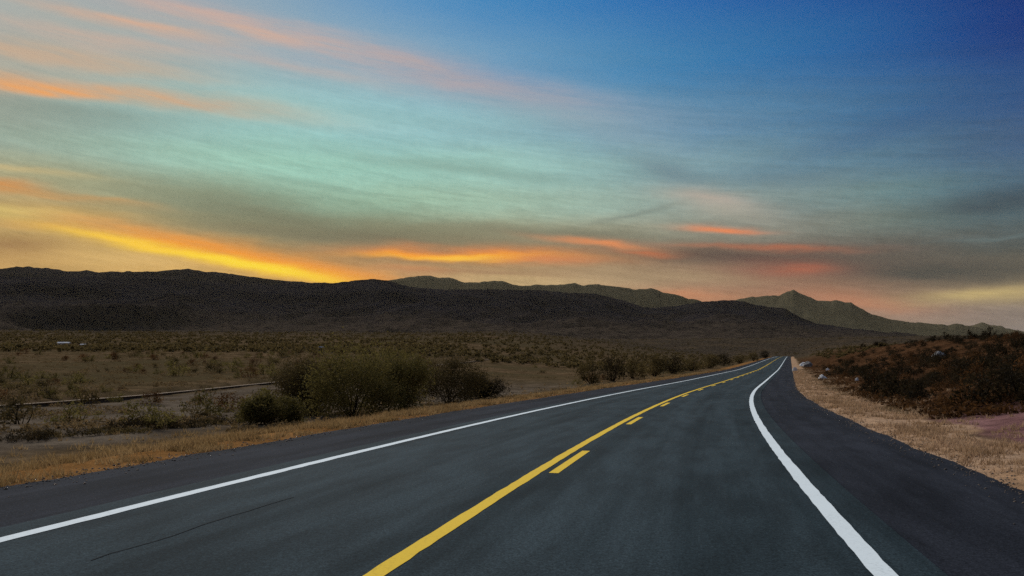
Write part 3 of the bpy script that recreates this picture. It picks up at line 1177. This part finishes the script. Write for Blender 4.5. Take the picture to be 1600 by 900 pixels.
def reg_plain():
    px = rnd.uniform(-60, 1000)
    y = math.exp(rnd.uniform(math.log(26), math.log(190)))
    x = (px - 800) / F * y
    s, t, dl, dr = rc(x, y)
    wl = (x - WA[0]) * wn[0] + (y - WA[1]) * wn[1]
    cl = float(fbm(np.array([x * 0.06]), np.array([y * 0.06]), 3, 410)[0])
    if cl < rnd.uniform(0.36, 0.56):
        return None
    if dl < 6 or (wl < 1.0 and rnd.random() < 0.93):
        return None
    return x, y, 0.8 + 0.01 * y


pr = [small_bush_mesh('plain_shrub', .7, .65, .7, 520, .09, MATS[m], 1300 + 7 * i, 8)
      for i, m in enumerate(('olive_leaf', 'brown_leaf', 'rust_leaf', 'olive_leaf'))]
scatter(285, reg_plain, pr, 'low scrub dotted over the plain left of the road',
        'low olive brown scrub on the plain beyond the pale kerb, left of the road', 0.4, 1.7)


def wash_line():
    k = rnd.random()
    px = 10 + 400 * k + rnd.uniform(-8, 8)
    py = 688 - 32 * k + rnd.uniform(-4, 4)
    x, y, z = ground_at(px, py)
    return x, y, 0.5


pr = [small_bush_mesh('wash_shrub', .75, .6, .34, 420, .08, MATS[m], 1500 + 7 * i, 8)
      for i, m in enumerate(('brown_leaf', 'dark_leaf'))]
scatter(26, wash_line, pr, 'row of low scrub along the wash',
        'low dark scrub in the ragged row along the grey wash left of the road', 0.6, 1.2)


def ground_cover(right, mat, label):
    g = np.random.default_rng(55 + right)
    N = 26000
    px = g.uniform(-150, 1720, N)
    y = np.exp(g.uniform(math.log(14), math.log(260), N))
    x = (px - 800) / F * y
    s, t = road_coords(x, y)
    dl, dr = edge_l(s) - t, t - edge_r(s)
    wl = (x - WA[0]) * wn[0] + (y - WA[1]) * wn[1]
    cl = fbm(x * 0.25, y * 0.25, 4, 300)
    if right:
        ok = (dr > 2.1) & ((s > 25) | (dr > 6.5))
    else:
        ok = (dl > 3) & ((wl > 0.6) | (cl > .60))
    ok &= cl > g.uniform(.30, .55, N)
    x, y = x[ok], y[ok]
    z = terrain(x, y)
    base = [leaf_cloud(26, 1.0, 0.9, 0.75, 0.34, 2500 + i, 5, base=0)[:2] for i in range(5)]
    VV, FF, off = [], [], 0
    for k in range(len(x)):
        V, Fc = base[k % 5]
        sc = g.uniform(0.14, 0.42)
        a = g.uniform(0, 6.28)
        c, s_ = math.cos(a) * sc, math.sin(a) * sc
        W = np.empty_like(V)
        W[:, 0] = V[:, 0] * c - V[:, 1] * s_ + x[k]
        W[:, 1] = V[:, 0] * s_ + V[:, 1] * c + y[k]
        W[:, 2] = V[:, 2] * sc + z[k] - 0.02
        VV.append(W)
        FF.append(Fc + off)
        off += len(V)
    o = mesh_obj('ground_cover', np.concatenate(VV), np.concatenate(FF), mat)
    tag(o, label, 'ground cover', None, 'stuff')


ground_cover(0, MATS['cover_leaf'], 'ankle high olive brown growth covering the plain left of the road')
ground_cover(1, MATS['rust_leaf'], 'ankle high rusty growth covering the hillside right of the road')


def far_scrub():
    """countless far-off scrub merging into one cover"""
    VV, FF, off = [], [], 0
    g = np.random.default_rng(77)
    base = [leaf_cloud(46, 1.0, 0.9, 0.9, 0.55, 2000 + i, 6, base=0)[:2] for i in range(6)]
    N = 9000
    px = g.uniform(-120, 1720, N)
    y = np.exp(g.uniform(math.log(150), math.log(1100), N))
    x = (px - 800) / F * y
    s, t = road_coords(x, y)
    dl, dr = edge_l(s) - t, t - edge_r(s)
    ok = (dl > 8) | (dr > 10) | (s > 670)
    ok &= ~((t > 0) & (y < 200))
    x, y = x[ok], y[ok]
    z = terrain(x, y)
    for k in range(len(x)):
        V, Fc = base[k % 6]
        sc = g.uniform(0.5, 1.3)
        a = g.uniform(0, 6.28)
        c, s_ = math.cos(a), math.sin(a)
        W = np.empty_like(V)
        W[:, 0] = (V[:, 0] * c - V[:, 1] * s_) * sc + x[k]
        W[:, 1] = (V[:, 0] * s_ + V[:, 1] * c) * sc + y[k]
        W[:, 2] = V[:, 2] * sc + z[k] - 0.05
        VV.append(W)
        FF.append(Fc + off)
        off += len(V)
    o = mesh_obj('distant_scrub', np.concatenate(VV), np.concatenate(FF), MATS['brown_leaf'])
    tag(o, 'distant brown scrub covering the plain up to the hills', 'scrub', None, 'stuff')


far_scrub()


def grass(name, side, n, smax, wid, mat, label, hmin, hmax):
    g = np.random.default_rng(31 + side)
    s = np.exp(g.uniform(math.log(6), math.log(smax), n))
    d = np.abs(g.gamma(1.6, wid / 2.2, n)) + 0.02
    t = np.where(side > 0, edge_r(s) + d, edge_l(s) - d)
    P = road_pt(s, t)
    cl = fbm(P[:, 0] * 0.9, P[:, 1] * 0.9, 3, 90 + side)
    keep = cl > g.uniform(0.36, 0.62, n)
    P, s = P[keep], s[keep]
    P[:, 2] = terrain(P[:, 0], P[:, 1]) - 0.01
    nb = 9
    m = len(P)
    base = np.repeat(P, nb, 0) + np.concatenate([g.normal(0, .05, (m * nb, 2)), np.zeros((m * nb, 1))], 1)
    hh = g.uniform(hmin, hmax, (m * nb, 1)) * (0.6 + 0.8 * np.repeat(g.random((m, 1)), nb, 0))
    a = g.uniform(0, 6.28, m * nb)
    lean = g.normal(0, .45, (m * nb, 2)) * hh
    w = (0.005 + 0.00035 * np.repeat(s, nb))[:, None]
    side_v = np.stack([np.cos(a), np.sin(a), np.zeros_like(a)], 1) * w
    tip = base + np.concatenate([lean, hh], 1)
    V = np.stack([base - side_v, base + side_v, tip], 1).reshape(-1, 3)
    o = mesh_obj(name, V, np.arange(len(V)).reshape(-1, 3), mat)
    tag(o, label, 'grass', None, 'stuff')


grass('dry_grass', -1, 15000, 170, 3.6, MATS['dry_grass'], 'dry golden grass on the left verge of the road', .05, .19)
grass('dry_grass', 1, 9000, 170, 2.0, MATS['pale_grass'], 'pale dry grass on the right verge of the road', .04, .13)

def gravel(side, n, label):
    """loose chips strewn along the pavement edge"""
    g = np.random.default_rng(61 + side)
    s = np.exp(g.uniform(math.log(5), math.log(90), n))
    d = g.normal(0.06, 0.28, n)
    t = np.where(side > 0, edge_r(s) + d, edge_l(s) - d)
    P = road_pt(s, t)
    P[:, 2] = np.where(d > 0, terrain(P[:, 0], P[:, 1]), P[:, 2] - 0.012)
    oc = np.array([(1, 0, 0), (0, 1, 0), (-1, 0, 0), (0, -1, 0), (0, 0, .8), (0, 0, -.4)], float)
    tri = np.array([(0, 1, 4), (1, 2, 4), (2, 3, 4), (3, 0, 4), (1, 0, 5), (2, 1, 5), (3, 2, 5), (0, 3, 5)])
    r = np.exp(g.normal(math.log(0.010), 0.6, n)).clip(0, 0.024) * (1 + s * 0.006)
    V = oc[None] * g.uniform(.6, 1.4, (n, 6, 3)) * r[:, None, None]
    a = g.uniform(0, 6.28, n)
    c, q_ = np.cos(a)[:, None], np.sin(a)[:, None]
    V = np.stack([V[..., 0] * c - V[..., 1] * q_, V[..., 0] * q_ + V[..., 1] * c, V[..., 2]], -1) + P[:, None, :]
    Fc = (tri[None] + (np.arange(n) * 6)[:, None, None]).reshape(-1, 3)
    o = mesh_obj('gravel', V.reshape(-1, 3), Fc, MATS['gravel'])
    tag(o, label, 'gravel', None, 'stuff')


gravel(-1, 4500, 'loose gravel chips along the left pavement edge')
gravel(1, 3600, 'loose gravel chips along the right pavement edge')

# =====================================================================
# STONES, WALL, FAR BUILDINGS
# =====================================================================


def rock_mesh(name, rx, ry, rz, mat, seed, parent=None, rough=.28):
    bm = bmesh.new()
    bmesh.ops.create_icosphere(bm, subdivisions=3, radius=1.0)
    for v in bm.verts:
        p = v.co.copy()
        k = 1 + rough * (mnoise.noise(p * 1.3 + Vector((seed, 0, 0))) + .5 * mnoise.noise(p * 3.1 + Vector((0, seed, 0))))
        # a few cleaved facets
        for j in range(4):
            nrm = Vector((math.sin(seed * 3 + j * 2.1), math.cos(seed * 1.7 + j * 1.3), math.sin(seed + j))).normalized()
            dd = p.dot(nrm)
            if dd > .72:
                p -= nrm * (dd - .72) * .9
        v.co = Vector((p.x * rx * k, p.y * ry * k, max(p.z * rz * k, -rz * .45)))
    me = bpy.data.meshes.new(name)
    bm.to_mesh(me)
    bm.free()
    me.materials.append(mat)
    o = bpy.data.objects.new(name, me)
    COL.objects.link(o)
    o.parent = parent
    return o


STONES = [
    (1256, 572, 6, 7, 'white_stone', 'white stone beside a grey boulder at the far bend, right of the road'),
    (1262, 573, 7, 9, 'grey_stone', 'grey boulder behind the white stone at the far bend'),
    (1242, 580, 4, 7, 'white_stone', 'white stone at the pavement edge, nearest to the road at the bend'),
    (1285, 593, 6, 8, 'white_stone', 'brightest white stone on the bank right of the bend'),
    (1293, 579, 2.6, 4, 'white_stone', 'tiny white stone uphill of the brightest white stone'),
    (1339, 595, 3.2, 5, 'white_stone', 'small pale stone farthest right of the white stones'),
    (1467, 561, 10, 13, 'grey_stone', 'pale grey boulder among the scrub midway up the right hill'),
]
for k, (px, py, hw, hgt, mt, lab) in enumerate(STONES):
    x, y, z = ground_at(px, py)
    r = hw / F * y
    o = rock_mesh('stone', r, r * .9, hgt / F * y * .72, MATS[mt], 1.7 + k * 2.3)
    o.location = (x, y, z + hgt / F * y * .2)
    tag(o, lab, 'stone', 'stones on the right roadside')


def build_wall():
    L = np.linalg.norm(WB - WA)
    n = 220
    u = np.linspace(0, 1, n)
    c = WA[None] + (WB - WA)[None] * u[:, None] + wn[None] * (0.15 * (fbm(u * 40, u * 0, 3, 5) - .5))[:, None]
    # low battered wall with a coping
    gl = terrain(c[:, 0] - wn[0] * .3, c[:, 1] - wn[1] * .3)
    zt = np.convolve(np.pad(gl, 12, mode='edge'), np.ones(25) / 25, mode='valid') + 0.10

    def sweep(profile, name, mat, parent):
        P = []
        for (o_, dz) in profile:
            P.append(np.stack([c[:, 0] + wn[0] * o_, c[:, 1] + wn[1] * o_, zt + dz], 1))
        V = np.stack(P, 1)
        k = len(profile)
        idx = np.arange(n * k).reshape(n, k)
        f = []
        for j in range(k):
            j2 = (j + 1) % k
            f.append(np.stack([idx[:-1, j], idx[1:, j], idx[1:, j2], idx[:-1, j2]], 1))
        f = np.concatenate(f)
        return mesh_obj(name, V.reshape(-1, 3), f, mat, parent)
    w = sweep([(-.10, -.75), (-.08, 0), (.10, 0), (.12, -.75)], 'low_wall', MATS['earth_stone'], None)
    sweep([(-.12, .002), (-.12, .045), (.16, .055), (.16, .002)], 'coping', MATS['concrete'], w)
    tag(w, 'long low wall with a pale top running straight across the left plain', 'wall')


build_wall()


def box(bm, x0, x1, y0, y1, z0, z1):
    vs = [bm.verts.new(p) for p in ((x0, y0, z0), (x1, y0, z0), (x1, y1, z0), (x0, y1, z0), (x0, y0, z1), (x1, y0, z1), (x1, y1, z1), (x0, y1, z1))]
    for f in ((0, 3, 2, 1), (4, 5, 6, 7), (0, 1, 5, 4), (1, 2, 6, 5), (2, 3, 7, 6), (3, 0, 4, 7)):
        bm.faces.new([vs[i] for i in f])


def bm_obj(name, bm, mat, parent):
    bmesh.ops.recalc_face_normals(bm, faces=bm.faces)
    me = bpy.data.meshes.new(name)
    bm.to_mesh(me)
    bm.free()
    me.materials.append(mat)
    o = bpy.data.objects.new(name, me)
    COL.objects.link(o)
    o.parent = parent
    return o


def farm_house(px, py, wpx, hpx, label, rz=0.0, skin='whitewash'):
    x, y, z = ground_at(px, py, 60)
    w, h = wpx / F * y, hpx / F * y
    dp = w * .5
    root = empty('farm_building', (x, y, z - .2), rz)
    bm = bmesh.new()
    box(bm, -w / 2, w / 2, -dp / 2, dp / 2, 0, h)
    bm_obj('wall', bm, MATS[skin], root)
    bm = bmesh.new()
    o = w * .04
    vs = [bm.verts.new(p) for p in ((-w / 2 - o, -dp / 2 - o, h + .02), (w / 2 + o, -dp / 2 - o, h + .02), (w / 2 + o, dp / 2 + o, h + .02), (-w / 2 - o, dp / 2 + o, h + .02),
                                    (-w / 2 - o, 0, h * 1.3), (w / 2 + o, 0, h * 1.3))]
    for f in ((0, 1, 5, 4), (3, 4, 5, 2), (0, 4, 3), (1, 2, 5), (0, 3, 2, 1)):
        bm.faces.new([vs[i] for i in f])
    bm_obj('roof', bm, MATS['roof_sheet'], root)
    for k in (-.3, .3):
        bm = bmesh.new()
        box(bm, k * w - w * .05, k * w + w * .05, -dp / 2 - .06, -dp / 2 - .003, h * .35, h * .75)
        bm_obj('window', bm, MATS['opening'], root)
    bm = bmesh.new()
    box(bm, -w * .06, w * .06, -dp / 2 - .06, -dp / 2 - .003, 0, h * .7)
    bm_obj('door', bm, MATS['opening'], root)
    tag(root, label, 'building', 'white buildings far out on the left plain')


farm_house(100, 541, 17, 6, 'longer white low building far out on the left plain', .1)
farm_house(131, 542, 10, 4.5, 'smaller white building just right of the longer one on the left plain', -.1)
farm_house(502, 550, 7, 8, 'tiny pale hut seen just above the roadside thicket', 0.0, 'hut_plaster')
